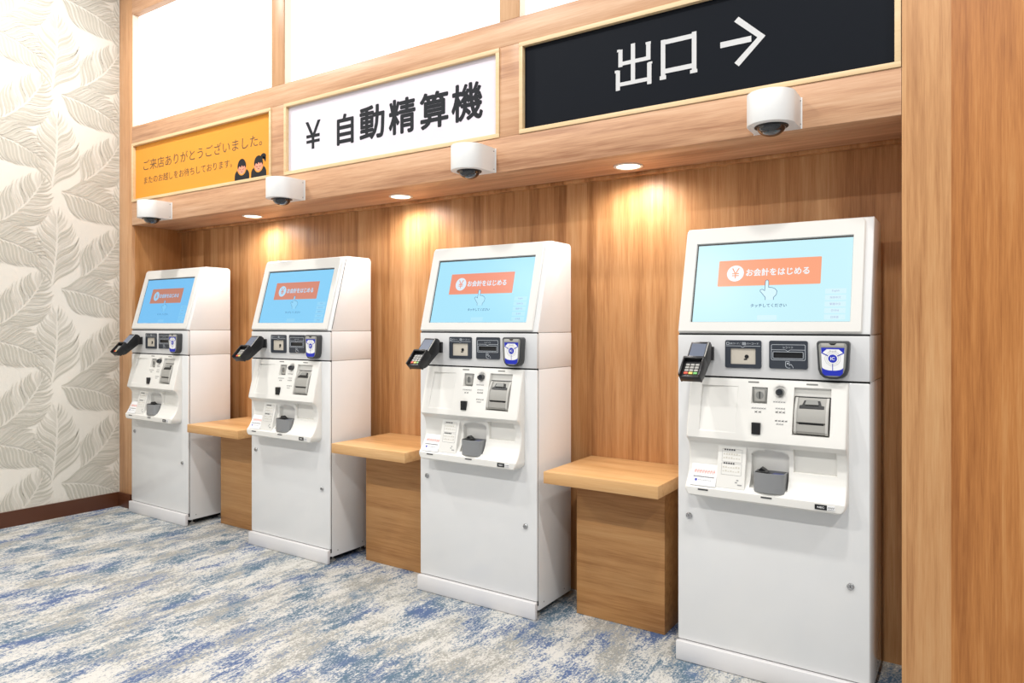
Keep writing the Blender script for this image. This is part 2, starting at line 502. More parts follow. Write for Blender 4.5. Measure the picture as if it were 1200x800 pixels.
LEAVES = [((0.385, 1.385), (0.362, 1.865), 0.134, 0.03), ((0.235, 1.430), (-0.02, 1.772), 0.130, 0.08), ((0.345, 1.955), (-0.03, 1.805), 0.130, -0.08)]
protos = [leaf_strokes((Vector(b) - Vector(a)).length * 1.0, wm, bd, random.Random(11 + i)) for i, (a, b, wm, bd) in enumerate(LEAVES)]
for ci in range(-1, 4):
    for cj in range(-5, 5):
        for li, (a, b, wm, bd) in enumerate(LEAVES):
            ox, oz = 0.43 * ci, 0.584 * cj - 0.292 * ci
            ax_ = Vector(b) - Vector(a); up_ = ax_.normalized(); rt_ = Vector((up_.y, -up_.x))
            mm = M()
            for (upc, dnc, tone) in protos[li]:
                pts = []
                for p in upc + dnc:
                    q = Vector(a) + Vector((ox, oz)) - rt_ * p.x + up_ * p.y
                    pts.append(q)
                if max(q.x for q in pts) < 0.004 or min(q.y for q in pts) > 3.4 or max(q.y for q in pts) < 0.09: continue
                n = len(upc); off = 0.0010 + 0.0003 * tone + 0.0007 * li
                v = [wpt(max(0.003, q.x), max(0.088, min(3.45, q.y)), off) for q in pts]
                mm.add(v, [(k, k + 1, n + k + 1, n + k) for k in range(n - 1)], tone)
            if mm.f and ci * 0.43 < 1.35:
                mm.build('leaf', ['leaf_grey', 'leaf_pale'], wall_left, smooth=False)

# dark skirting: along the papered wall and across the left post
bb = M()
pts = [wpt(0.0, 0, 0), wpt(4.0, 0, 0), wpt(4.0, 0, 0.012), wpt(-0.004, 0, 0.012)]
v = [(p[0], p[1], 0.0) for p in pts] + [(p[0], p[1], 0.089) for p in pts]
bb.add(v, [(0, 1, 2, 3), (7, 6, 5, 4), (0, 4, 5, 1), (1, 5, 6, 2), (2, 6, 7, 3), (3, 7, 4, 0)])
o = bb.build('baseboard_left', 'baseboard', smooth=False)
struct(o, 'dark brown skirting board along the papered wall', 'baseboard')
o = M().box(-1.722, -1.585, YH - 0.012, YH, 0, 0.089, bev=0.001).build('baseboard_post', 'baseboard')
struct(o, 'short dark brown skirting at the foot of the left post', 'baseboard')

# timber header: posts and rails
def trim(n, x0, x1, z0, z1, mt, label, y1=0.17, y0=YH):
    o = M().box(x0, x1, y0, y1, z0, z1, bev=0.0012).build('trim_%d' % n, mt)
    return struct(o, label, 'trim')
XB = [(-1.585, -0.232), (-0.132, 1.2135), (1.309, 2.664)]     # three bays
trim(1, -1.732, -1.5855, 0, 3.4, 'wood_post', 'tall wooden post beside the leaf wallpaper')
trim(2, -1.585, 2.664, ZH, 1.9205, 'wood_header', 'lowest header rail, carrying the dome cameras')
trim(3, -1.585, 2.664, 2.289, 2.394, 'wood_header', 'header rail between the signs and the lit windows')
trim(4, -1.585, 2.664, 3.10, 3.4, 'wood_header', 'topmost header rail above the lit windows')
trim(5, -0.2315, -0.1325, 1.921, 2.2885, 'wood_header', 'short post between the orange sign and the white sign')
trim(6, 1.214, 1.3085, 1.921, 2.2885, 'wood_header', 'short post between the white sign and the black sign')
trim(7, -0.2315, -0.1325, 2.3945, 3.0995, 'wood_post', 'upper post between the left and the middle lit window')
trim(8, 1.214, 1.3085, 2.3945, 3.0995, 'wood_post', 'upper post between the middle and the right lit window')
# soffit of the niche and a cove strip along the back wall
o = M().box(-1.585, 2.664, 0.1705, YW, ZH + 0.0005, ZH + 0.03).build('ceiling', 'wood_header')
struct(o, 'low wooden soffit over the kiosks holding the downlights', 'ceiling')
trim(9, -1.584, 2.664, ZH - 0.014, ZH, 'wood_back', 'thin cove strip where the soffit meets the back wall', y0=YW - 0.03, y1=YW)

for i, (x0, x1) in enumerate(XB):
    wdw = empty('window_%d' % (i + 1), ((x0 + x1) / 2, 0.1, 2.395))
    struct(wdw, ['lit white window above the orange thank-you sign', 'lit white window above the white checkout sign', 'lit white window above the black exit sign'][i], 'window')
    wdw.location = (0, 0, 0)
    M().box(x0 + 0.004, x1 - 0.004, 0.072, 0.078, 2.3945, 3.0995).build('pane', 'window_glow', wdw)
    for (a, b2, c, d) in ((x0, x0 + 0.004, 2.3945, 3.0995), (x1 - 0.004, x1, 2.3945, 3.0995)):
        M().box(a, b2, 0.034, 0.15, c, d).build('jamb', 'jamb', wdw)

# ------------------------------------------------------------------ signs
def sign_frame(root, x0, x1, panel_mat, y_panel=0.045):
    z0, z1 = 1.9215, 2.288
    fw = 0.017
    for (a, b2, c, d) in ((x0, x1, z0, z0 + fw), (x0, x1, z1 - fw, z1), (x0, x0 + fw, z0 + fw, z1 - fw), (x1 - fw, x1, z0 + fw, z1 - fw)):
        M().box(a, b2, YH - 0.004, 0.06, c, d, bev=0.0008).build('frame_bar', 'frame_wood', root)
    return M().box(x0 + fw, x1 - fw, y_panel, 0.06, z0 + fw, z1 - fw).build('panel', panel_mat, root)

YS = 0.0444
# orange thank-you sign
sg = tag(empty('sign'), 'orange thank-you sign with two bowing figures, lit window above it', 'sign')
pn = sign_frame(sg, -1.584, -0.233, 'sign_orange')
for t_ in text_chars('ご来店ありがとうございました。', -1.478, 2.108, 1.15, 0.066) + text_chars('またのお越しをお待ちしております。', -1.472, 2.024, 0.885, 0.046):
    put_text(M(), t_, YS).build('lettering', 'ink_brown', pn, smooth=False, fix=False)
def bowing(cx, pony):
    b = M()
    z0 = 1.9395
    body = [(cx - 0.064, z0), (cx + 0.064, z0)] + [(cx + 0.064 * math.cos(a), z0 + 0.016 + 0.050 * math.sin(a) ** 0.7) for a in [math.pi * k / 16 for k in range(17)]]
    b.flat(body, YS, 0)
    b.flat(circ(cx, z0 + 0.074, 0.042, 28, 0.046), YS - 0.0003, 2)             # clear outline round the head
    b.flat(circ(cx, z0 + 0.062, 0.030, 24, 0.027), YS - 0.0006, 1)             # face, looking down
    for sx in (-1, 1): b.flat(circ(cx + sx * 0.031, z0 + 0.062, 0.006, 12, 0.008), YS - 0.0006, 1)
    cap = circ(cx, z0 + 0.076, 0.037, 22, 0.042, 0, 180)
    b.flat(cap + [(cx - 0.034, z0 + 0.064), (cx - 0.020, z0 + 0.080), (cx - 0.009, z0 + 0.071), (cx + 0.002, z0 + 0.083), (cx + 0.013, z0 + 0.071), (cx + 0.022, z0 + 0.080), (cx + 0.034, z0 + 0.064)], YS - 0.0009, 0)
    for sx in (-1, 1):
        for q in stroke([(cx + sx * 0.007, z0 + 0.059), (cx + sx * 0.018, z0 + 0.061)], 0.003): b.flat(q, YS - 0.0012, 0)
    for q in stroke([(cx - 0.006, z0 + 0.047), (cx + 0.006, z0 + 0.047)], 0.0028): b.flat(q, YS - 0.0012, 0)
    if pony:
        b.flat(circ(cx + 0.040, z0 + 0.110, 0.022, 16, 0.015), YS - 0.0006, 0)
        b.flat([(cx + 0.03, z0 + 0.112), (cx + 0.062, z0 + 0.10), (cx + 0.058, z0 + 0.075), (cx + 0.045, z0 + 0.092)], YS - 0.0006, 0)
    b.build('bowing_figure', ['ink', 'skin', 'sign_orange'], pn, smooth=False, fix=False)
bowing(-0.500, False); bowing(-0.357, True)

# white checkout sign
sg = tag(empty('sign'), 'white sign with yen mark and bold black characters, middle of the header', 'sign')
pn = sign_frame(sg, -0.131, 1.2125, 'sign_white')
put_text(M(), text('¥', 0.016, 2.036, h=0.137, w=0.108, bold=0.006), YS).build('lettering', 'ink', pn, smooth=False, fix=False)
for ch, x0, x1, za, zb in (('自', 0.245, 0.353, 2.028, 2.170), ('動', 0.400, 0.553, 2.028, 2.180), ('精', 0.588, 0.742, 2.026, 2.180), ('算', 0.775, 0.930, 2.022, 2.176), ('機', 0.955, 1.114, 2.026, 2.180)):
    put_text(M(), text(ch, x0, za, h=zb - za, w=x1 - x0, bold=0.026), YS).build('lettering', 'ink', pn, smooth=False, fix=False)

# black exit sign with arrow
sg = tag(empty('sign'), 'black exit sign with white characters and an arrow pointing right', 'sign')
pn = sign_frame(sg, 1.310, 2.663, 'sign_navy')
def rects(lst):
    b = M()
    for i, (x0, x1, z0, z1) in enumerate(lst): b.flat([(x0, z0), (x1, z0), (x1, z1), (x0, z1)], YS - 0.0001 * i)
    return b
t = 0.0168
rects([(1.788, 1.788 + t, 2.036, 2.185), (1.738, 1.738 + t, 2.108, 2.172), (1.848, 1.848 + t, 2.112, 2.174), (1.738, 1.864, 2.112, 2.112 + t * .85),
       (1.733, 1.746, 2.165, 2.174), (1.846, 1.866, 2.169, 2.178),
       (1.728, 1.728 + t, 2.022, 2.096), (1.852, 1.852 + t, 2.024, 2.102), (1.728, 1.868, 2.036, 2.036 + t * .85), (1.724, 1.738, 2.088, 2.098), (1.856, 1.872, 2.096, 2.104)]).build('lettering', 'ink_white', pn, smooth=False, fix=False)
rects([(1.904, 1.904 + t, 2.034, 2.172), (2.018, 2.018 + t, 2.036, 2.176), (1.904, 2.034, 2.154, 2.154 + t), (1.904, 2.034, 2.050, 2.050 + t), (1.900, 1.924, 2.030, 2.044), (2.012, 2.038, 2.032, 2.044)]).build('lettering', 'ink_white', pn, smooth=False, fix=False)
ar = M()
ar.flat([(2.118, 2.098), (2.222, 2.098), (2.222, 2.118), (2.118, 2.118)], YS)
ar.flat([(2.268, 2.108), (2.242, 2.108), (2.165, 2.178), (2.180, 2.191)], YS - 0.0002)
ar.flat([(2.268, 2.108), (2.181, 2.024), (2.166, 2.038), (2.242, 2.108)], YS - 0.0002)
ar.build('arrow', 'ink_white', pn, smooth=False, fix=False)

# ------------------------------------------------------------------ recessed downlights
def downlight(x, y, label):
    r = tag(empty('downlight', (x, y, ZH)), label, 'light', 'downlights in the niche soffit')
    M().lathe([(0.058, 0.004), (0.058, -0.003), (0.054, -0.0045), (0.047, -0.003), (0.046, 0.004)], 36).build('trim_ring', 'ceiling_ring', r)
    M().lathe([(0.0455, 0.003), (0.0455, -0.0008), (0.001, -0.001)], 32).build('lens', 'lamp_glow', r)
    l = bpy.data.lights.new('downlight_beam', 'SPOT')
    l.energy = 17; l.color = (1, 0.96, 0.93); l.spot_size = math.radians(172); l.spot_blend = 0.7; l.shadow_soft_size = 0.04
    lo = bpy.data.objects.new('downlight_beam', l); lo.parent = r; lo.location = (0, 0, -0.012)
    COL.objects.link(lo)
downlight(-0.640, 0.218, 'round downlight in the soffit between the two left kiosks')
downlight(0.500, 0.218, 'round downlight in the soffit under the white sign')
downlight(1.700, 0.218, 'round downlight in the soffit under the black exit sign')

# ------------------------------------------------------------------ dome cameras on the header rail
def dome_camera(x, label):
    r = tag(empty('dome_camera', (x, YH, ZH)), label, 'camera', 'dome cameras on the header rail')
    R_ = 0.0725; yc = -0.088
    arc = [(R_ * math.cos(a), yc + R_ * math.sin(a)) for a in [math.pi + math.pi * k / 28 for k in range(29)]]
    out = [(R_, -0.003)] + [(-R_, -0.003)] + arc
    M().prism(out, 0.0, 0.1, 'z', bev=0.0012).build('housing', 'cam_white', r)
    M().box(-0.076, 0.076, -0.003, 0.0, 0.0, 0.1, bev=0.0008).build('mounting_plate', 'cam_white', r)
    for zz in (0.012, 0.086): M().lathe([(0.0022, 0.0), (0.0022, 0.002), (0.001, 0.0025)], 10, (R_, -0.014, zz), 'x').build('screw', 'grey', r)
    M().lathe([(0.051, 0.001), (0.051, -0.003), (0.044, -0.004), (0.044, 0.001)], 32, (0, yc + 0.004, 0)).build('dome_ring', 'black', r)
    pr_ = [(0.043 * math.cos(a), -0.002 - 0.030 * math.sin(a)) for a in [math.pi / 2 * k / 10 for k in range(11)]]
    pr_[-1] = (0.0006, pr_[-1][1])
    M().lathe(pr_, 32, (0, yc + 0.004, 0)).build('dome', 'dome', r, angle=80)
dome_camera(-1.215, 'white dome camera on the header, under the orange sign, at its left end')
dome_camera(-0.045, 'white dome camera on the header below the yen mark')
dome_camera(1.121, 'white dome camera on the header under the right end of the white sign')
dome_camera(2.310, 'white dome camera on the header under the black exit sign')

# ------------------------------------------------------------------ tables between the kiosks
def make_table(loc, label):
    r = tag(empty('side_table', loc), label, 'table', 'wooden tables between the kiosks')
    M().box(-0.231, 0.231, -0.040, 0.360, 0.5475, 0.5925, bev=0.0012).build('table_top', 'wood_table', r)
    M().box(-0.185, 0.185, 0.141, 0.359, 0.001, 0.547, bev=0.001).build('pedestal', 'wood_pillar', r)
    return r
tb = make_table((1.696, 0, 0), 'wooden table between the two rightmost kiosks')
for x, lb in ((0.527, 'wooden table between the second and third kiosk from the left'), (-0.646, 'wooden table between the two leftmost kiosks')):
    c = copy_tree(tb); c.location = (x, 0, 0); c['label'] = lb

# ------------------------------------------------------------------ kiosk
ZS1, ZS2, KD, KW = 0.9786, 1.1214, 0.2763, 0.6
TA = math.atan(0.27)
def T(u, n, w):            # tilted monitor plane: u across, w up the slope, n = inward depth (negative = proud)
    return (u, w * math.sin(TA) + n * math.cos(TA), ZS2 + 0.003 + w * math.cos(TA) - n * math.sin(TA))

def interp(tab, z):
    for (a, ya), (b2, yb) in zip(tab[:-1], tab[1:]):
        if a <= z <= b2:
            q = (z - a) / (b2 - a); return ya + (yb - ya) * q
    return tab[0][1] if z < tab[0][0] else tab[-1][1]
BASE = [(0.583, -0.058), (0.590, -0.066), (0.6135, -0.067), (0.6165, -0.0655), (0.6185, -0.0625), (0.630, -0.053), (0.645, -0.0425), (0.662, -0.033), (0.682, -0.0265),
        (0.705, -0.0225), (0.728, -0.0225), (0.745, -0.0265), (0.758, -0.033), (0.768, -0.0415), (0.7735, -0.0485), (0.7760, -0.0550), (0.7785, -0.0568), (0.80, -0.0525), (0.97, -0.0105), (0.9745, -0.009)]
def ybase(z): return interp(BASE, z)
FX0, FX1, FZ0, FZ1 = 0.048, 0.542, 0.583, 0.9745

def fascia_y(x, z):
    y = ybase(z)
    if 0.0915 < x < 0.211 and 0.803 < z < 0.951:            # shallow tray for belongings / display field
        y += 0.0065 * (1 - 0.8 * (x - 0.0915) / 0.12) * (0.25 + 0.75 * (z - 0.803) / 0.148)
    if 0.257 < x < 0.305 and 0.900 < z < 0.9515: y = max(y, -0.0075)
    d = math.hypot(x - 0.344, z - 0.940)
    if d < 0.019: y += 0.006 * min(1, (0.019 - d) / 0.004)
    if 0.386 < x < 0.494 and 0.811 < z < 0.9555: y = -0.004
    if 0.151 < x < 0.243 and 0.622 < z < 0.7585:             # raised instruction ramp
        y = min(y, -0.061 + (z - 0.622) * (0.061 - 0.030) / 0.1365)
    if 0.257 < x < 0.372:                                    # coin-return niche, arched top
        zt = 0.730 + 0.020 * math.sqrt(max(0, 1 - ((x - 0.3145) / 0.058) ** 2))
        if 0.632 < z < zt: y = -0.004 if z < 0.725 else -0.004 - 0.02 * (z - 0.725) / 0.025
    if 0.3865 < x < 0.511 and 0.690 < z < 0.763: y = max(y + 0.006, -0.0125)
    return y

def make_fascia(parent):
    ex = [0.0915, 0.211, 0.257, 0.305, 0.386, 0.494, 0.151, 0.243, 0.372, 0.3865, 0.511]
    ez = [0.803, 0.951, 0.900, 0.9515, 0.811, 0.9555, 0.622, 0.7585, 0.632, 0.690, 0.763]
    xs, zs = set(), set()
    for e in ex: xs |= {round(e - 0.0008, 5), round(e + 0.0008, 5)}
    for e in ez: zs |= {round(e - 0.0008, 5), round(e + 0.0008, 5)}
    k = FX0
    while k < FX1: xs.add(round(k, 5)); k += 0.0052
    k = FZ0
    while k < FZ1: zs.add(round(k, 5)); k += 0.0052
    for q in (0.001, 0.0025, 0.0045, 0.007):
        xs |= {FX0 + q, FX1 - q}; zs |= {FZ0 + q}
    xs.add(FX1); zs.add(FZ1)
    def thin(a):
        a = sorted(a); o_ = [a[0]]
        for q in a[1:]:
            if q - o_[-1] > 0.0007: o_.append(q)
        return o_
    xs, zs = thin(xs), thin(zs)
    mm = M(); nx, nz = len(xs), len(zs)
    xc = (FX0 + FX1) / 2; hw = (FX1 - FX0) / 2
    v = []
    RB = 0.026
    for z in zs:
        dz = z - FZ0
        cut = RB - math.sqrt(max(0, RB * RB - (RB - dz) ** 2)) if dz < RB else 0
        s_ = (hw - cut) / hw
        for x in xs:
            d = min(x - FX0, FX1 - x, z - FZ0 + 0.001)
            r = 0.007
            fall = 1 if d >= r else math.sqrt(max(0, 1 - (1 - max(0, d) / r) ** 2))
            y = fascia_y(x, z)
            if d < r: y = y + (1 - fall) * 0.007
            xx = xc + (x - xc) * s_ if z < FZ0 + RB else x
            v.append((xx, min(y, -0.0025), z))
    f = [(j * nx + i, j * nx + i + 1, (j + 1) * nx + i + 1, (j + 1) * nx + i) for j in range(nz - 1) for i in range(nx - 1)]
    border = [i for i in range(nx)] + [j * nx + nx - 1 for j in range(1, nz)] + [(nz - 1) * nx + i for i in range(nx - 2, -1, -1)] + [j * nx for j in range(nz - 2, 0, -1)]
    b0 = len(v)
    for i in border: v.append((v[i][0], -0.0002, v[i][2]))
    nb = len(border)
    for q in range(nb):
        f.append((border[(q + 1) % nb], border[q], b0 + q, b0 + (q + 1) % nb))
    mm.add(v, f)
    return mm.build('cash_panel', 'white_plastic', parent, angle=40)

def on_fascia(d):
    """decal map: lay (x, -, z) on the undisturbed fascia surface, d proud"""
    return lambda x, y, z: (x, ybase(z) - d + y, z)

def make_kiosk():
    k = empty('checkout_kiosk')
    # --- carcass
    M().box(0, KW, 0.0125, KD, 0.030, ZS1 - 0.0005, bev=0.003).build('cabinet', 'white', k)
    M().box(0.002, KW - 0.002, 0.006, 0.0128, 0.05, ZS2 + 0.003).build('gasket', 'gap', k)
    door = M().box(0, KW - 0.001, 0, 0.012, 0.0675, ZS1 - 0.003, bev=0.0045, seg=3).build('front_door', 'white', k)
    for (lx, lz) in ((0.040, 0.499), (0.546, 0.357)):
        M().lathe([(0.0105, 0.0), (0.0105, -0.004), (0.0085, -0.0065), (0.0065, -0.0065), (0.0062, -0.005), (0.0008, -0.005)], 20, (lx, 0, lz), 'y').box(lx - 0.0008, lx + 0.0008, -0.0056, -0.0048, lz - 0.004, lz + 0.004, 1).build('lock', ['silver', 'black'], door)
    M().box(-0.0015, KW, -0.0165, -0.0005, 0.002, 0.0655, bev=0.001).box(0.003, KW - 0.003, -0.0015, 0.02, 0.034, 0.0655).build('plinth', 'plinth', k)
    M().box(0.03, KW - 0.03, 0.03, KD - 0.02, 0.012, 0.030).build('underframe', 'gap', k)
    for fx in (0.05, KW - 0.035):
        for fy in (0.045, KD - 0.045):
            M().lathe([(0.017, 0.0005), (0.017, 0.006), (0.007, 0.009), (0.006, 0.03), (0.0005, 0.03)], 16, (fx, fy, 0)).build('levelling_foot', 'greyl', k)
    for yy in (0.05, 0.215): M().lathe([(0.003, 0), (0.003, 0.001), (0.0005, 0.0014)], 10, (KW, yy, 0.055), 'x').build('side_screw', 'grey', k)
    # --- reader panel
    M().box(0, KW, 0.0125, KD, ZS1 + 0.0005, ZS2 - 0.0005, bev=0.0012).build('reader_housing', 'white', k)
    rp = M().box(0, KW - 0.001, 0, 0.012, ZS1 + 0.0025, ZS2 - 0.0025, bev=0.003).build('reader_panel', 'panel_grey', k)
    # code scanner
    q = M().frame(rrect(0.165, 0.282, 1.011, 1.1025, 0.006), rrect(0.183, 0.264, 1.024, 1.076, 0.0015), -0.005, 0.0)
    q.build('scanner_plate', 'slate', rp)
    M().box(0.183, 0.264, -0.0012, 0.0, 1.024, 1.076).build('scanner_window', 'beige', rp)
    M().lathe([(0.0065, 0), (0.0065, -0.002), (0.0005, -0.002)], 18, (0.235, -0.001, 1.049), 'y').box(0.226, 0.236, -0.0022, -0.001, 1.038, 1.042, 0).build('scanner_lens', 'black', rp)
    pt = M()
    put_text(pt, text('QRコード／', 0.181, 1.0885, h=0.0068, w=0.036), -0.0054)
    put_text(pt, text('バーコード', 0.234, 1.0885, h=0.0068, w=0.040), -0.0054)
    for a in (stroke([(0.168, 1.0835), (0.216, 1.0835), (0.223, 1.0785), (0.230, 1.0835), (0.279, 1.0835)], 0.0011)): pt.flat(a, -0.0053)
    pt.frame(rrect(0.1695, 0.1785, 1.087, 1.096, 0.001, 2), rrect(0.1707, 0.1773, 1.0882, 1.0948, 0.0008, 2), -0.0054, -0.0051)
    pt.frame(rrect(0.2215, 0.2325, 1.087, 1.096, 0.001, 2), rrect(0.2225, 0.2315, 1.088, 1.095, 0.0008, 2), -0.0054, -0.0051)
    for b_ in range(4): pt.flat([(0.2238 + b_ * 0.002, 1.0885), (0.2248 + b_ * 0.002, 1.0885), (0.2248 + b_ * 0.002, 1.0945), (0.2238 + b_ * 0.002, 1.0945)], -0.0054)
    pt.build('scanner_print', 'print_light', rp, smooth=False, fix=False)
    # receipt slot
    M().frame(rrect(0.307, 0.424, 1.013, 1.1025, 0.006), rrect(0.321, 0.409, 1.048, 1.065, 0.002), -0.005, 0.0).build('receipt_plate', 'slate', rp)
    M().box(0.320, 0.410, -0.0006, 0.0, 1.047, 1.066).build('receipt_slot', 'black', rp)
    pt = M()
    put_text(pt, text('レシート', 0.3655, 1.0775, h=0.0075, w=0.030, anchor='l'), -0.0054)
    pt.v = [(x - 0.015, y, z) for (x, y, z) in pt.v]
    pt.frame(rrect(0.3135, 0.4175, 1.0405, 1.0905, 0.004, 3), rrect(0.3147, 0.4163, 1.0417, 1.0893, 0.003, 3), -0.0054, -0.005)
    pt.frame(rrect(0.3185, 0.4115, 1.0455, 1.0675, 0.003, 3), rrect(0.3196, 0.4104, 1.0466, 1.0664, 0.002, 3), -0.0054, -0.005)
    for a in stroke([(0.3147, 1.0735), (0.357, 1.0735), (0.3645, 1.0685), (0.372, 1.0735), (0.4163, 1.0735)], 0.0011): pt.flat(a, -0.0053)
    for a in stroke([(0.358, 1.0365), (0.358, 1.021), (0.364, 1.016), (0.372, 1.016)], 0.0013) + stroke([(0.369, 1.0365), (0.369, 1.024), (0.374, 1.028), (0.379, 1.022), (0.381, 1.016)], 0.0013) + stroke([(0.358, 1.0365), (0.369, 1.0365)], 0.0013): pt.flat(a, -0.0053)
    pt.flat([(0.362, 1.028), (0.366, 1.028), (0.366, 1.032), (0.362, 1.032)], -0.0053)
    pt.build('receipt_print', 'print_light', rp, smooth=False, fix=False)
    # contactless card reader
    def icout(g, dz=0.0):
        return [(0.547 - g, 1.104 - g - 0.008), (0.5445 - g, 1.104 - g - 0.002), (0.539 - g, 1.104 - g), (0.462 + g, 1.104 - g), (0.4565 + g, 1.104 - g - 0.002), (0.454 + g, 1.104 - g - 0.008),
                (0.4585 + g, 1.016 + g), (0.464 + g, 1.001 + g), (0.474 + g, 0.991 + g), (0.490, 0.988 + g), (0.512, 0.988 + g), (0.528 - g, 0.991 + g), (0.538 - g, 1.001 + g), (0.5428 - g, 1.016 + g)]
    M().prism(icout(0), -0.030, 0.0, 'y', bev=0.003).build('contactless_reader', 'dark_grey', rp)
    M().prism(icout(0.0065), -0.034, -0.029, 'y', bev=0.0012).build('reader_face', 'grey', rp)
    f_ = M()
    f_.flat([(0.468, 1.0835), (0.534, 1.0835), (0.5295, 1.006), (0.522, 0.9985), (0.479, 0.9985), (0.4715, 1.006)], -0.0344, 0)
    f_.flat([(0.468, 1.0835), (0.534, 1.0835), (0.5335, 1.079), (0.4685, 1.079)], -0.0346, 1)
    f_.flat([(0.4685, 1.079), (0.484, 1.079), (0.4695, 1.066)], -0.0346, 1)
    f_.flat([(0.5335, 1.079), (0.518, 1.079), (0.5325, 1.066)], -0.0346, 1)
    for a in stroke([(0.4695, 1.068), (0.487, 1.059)], 0.003) + stroke([(0.5325, 1.068), (0.515, 1.059)], 0.003) + stroke([(0.501, 1.014), (0.501, 1.034)], 0.002): f_.flat(a, -0.0347, 1)
    f_.flat([(0.4715, 1.006), (0.479, 0.9985), (0.522, 0.9985), (0.5295, 1.006), (0.5305, 1.024)] + [(0.501 + 0.0295 * math.cos(a), 1.024 - 0.010 * math.sin(a)) for a in [math.pi * q / 12 for q in range(1, 12)]] + [(0.4705, 1.024)], -0.0346, 1)
    f_.flat(circ(0.501, 1.0505, 0.0125, 24), -0.0348, 1)
    f_.frame(circ(0.501, 1.0505, 0.0172, 28), circ(0.501, 1.0505, 0.0165, 28), -0.0347, -0.0345, 2)
    f_.frame(circ(0.501, 1.0505, 0.0222, 28), circ(0.501, 1.0505, 0.0215, 28), -0.0347, -0.0345, 2)
    put_text(f_, text('IC', 0.495, 1.046, h=0.009, w=0.012, bold=0.02), -0.0352, 0)
    put_text(f_, text('タッチ', 0.490, 1.0695, h=0.0065, w=0.022), -0.0348, 2)
    f_.build('reader_sticker', ['paper', 'print_blue', 'print_grey'], rp, smooth=False, fix=False)
    M().box(0.4685, 0.5335, -0.0350, -0.033, 1.0855, 1.0965, bev=0.001).build('reader_top_bar', 'greyl', rp)
    M().flat([(0.490, 1.0970), (0.512, 1.0970), (0.506, 1.0915), (0.496, 1.0915)], -0.0354).build('reader_notch', 'black', rp, smooth=False, fix=False)
    # --- card terminal on its bracket
    o3 = Vector((0.064, -0.045, 1.097)); dw = Vector((0, -0.100, -0.108)).normalized(); dn = Vector((0, -0.734, 0.679)).normalized()
    def CT(u, n, w_):
        p = o3 + Vector((u, 0, 0)) + dw * w_ - dn * n
        return (p.x, p.y, p.z)
    tb_ = M().prism([(-0.046, 1.0965), (-0.030, 1.0955), (-0.016, 1.086), (-0.012, 1.048), (-0.018, 1.038), (-0.098, 0.978), (-0.114, 0.972), (-0.1465, 0.987)], 0.064, 0.125, 'x', bev=0.003)
    ct = tb_.build('card_terminal', 'black', k)
    M().box(0.080, 0.1275, -0.0145, 0.0, 1.034, 1.080, bev=0.0015).build('terminal_bracket', 'black', ct)
    M().box(0.006, 0.055, -0.0012, 0.001, 0.010, 0.082, fn=CT).build('terminal_display', 'term_screen', ct)
    M().box(0.0575, 0.0605, -0.0012, 0.004, 0.004, 0.084, bev=0.0008, fn=CT).build('terminal_edge', 'greyl', ct)
    hd = M()
    hd.box(-0.005, 0.001, -0.016, 0.024, 0.076, 0.155, bev=0.002, fn=CT)
    hd.box(0.060, 0.066, -0.016, 0.024, 0.076, 0.155, bev=0.002, fn=CT)
    hd.box(-0.003, 0.064, -0.017, 0.010, 0.076, 0.086, bev=0.003, fn=CT)
    hd.box(-0.003, 0.064, -0.006, 0.020, 0.148, 0.156, bev=0.002, fn=CT)
    hd.box(-0.002, 0.063, -0.0015, 0.004, 0.084, 0.15, fn=CT)
    hd.build('keypad_hood', 'black', ct)
    for r_ in range(4):
        for c_ in range(3):
            if r_ == 3:
                mt = ('key_red', 'key_yellow', 'key_green')[c_]
            else: mt = 'greyl'
            M().box(0.0075 + c_ * 0.016, 0.0205 + c_ * 0.016, -0.005, 0.0, 0.100 + r_ * 0.0115, 0.1085 + r_ * 0.0115, bev=0.001, seg=1, fn=CT).build('key', mt, ct)
    # --- monitor head: sloping housing, bezel, recessed screen
    zt = 1.494
    prof = [(0.006, ZS2 + 0.0005), (KD, ZS2 + 0.0005), (KD, zt - 0.016), (KD - 0.005, zt - 0.005), (KD - 0.016, zt), (0.115, zt), (0.1045, zt - 0.004), (0.1015, zt - 0.011), (0.0065, ZS2 + 0.012)]
    M().prism(prof, 0, KW, 'x', bev=0.004, seg=3).build('monitor_housing', 'white', k)
    wt = (zt - 0.010 - ZS2) / math.cos(TA)
    bz = M()
    nB = 6
    outer = rrect(0.0005, 0.5775, 0.004, wt + 0.004, 0.016, nB, rb=0.006)
    outer2 = rrect(0.004, 0.574, 0.0075, wt, 0.014, nB, rb=0.005)
    inner = rrect(0.0405, 0.5445, 0.0385, 0.3235, 0.0012, nB)
    inner2 = rrect(0.0425, 0.5425, 0.0405, 0.3215, 0.001, nB)
    n = len(outer)
    v = [(p[0], 0.012, p[1]) for p in outer] + [(p[0], -0.001, p[1]) for p in outer] + [(p[0], -0.0045, p[1]) for p in outer2] + [(p[0], -0.0045, p[1]) for p in inner] + [(p[0], 0.0015, p[1]) for p in inner2]
    f = []
    for rr in range(4):
        for i in range(n):
            j = (i + 1) % n
            f.append((rr * n + i, rr * n + j, (rr + 1) * n + j, (rr + 1) * n + i))
    bz.add(v, f, 0, T)
    bz.build('bezel', 'bezel_white', k)
    M().box(0.040, 0.545, 0.0012, 0.003, 0.038, 0.324, fn=T).build('screen_border', 'black', k)
    scn = M().box(0.0470, 0.5425, 0.0008, 0.002, 0.0408, 0.3165, fn=T).build('screen', 'scr_bg', k)
    wz = lambda z: (z - ZS2 - 0.003) / math.cos(TA)
    # start button and its lettering
    M().flat(rrect(0.124, 0.453, wz(1.284), wz(1.3725), 0.003, 3), 0.0004, fn=T).build('start_button', 'scr_btn', scn, smooth=False, fix=False)
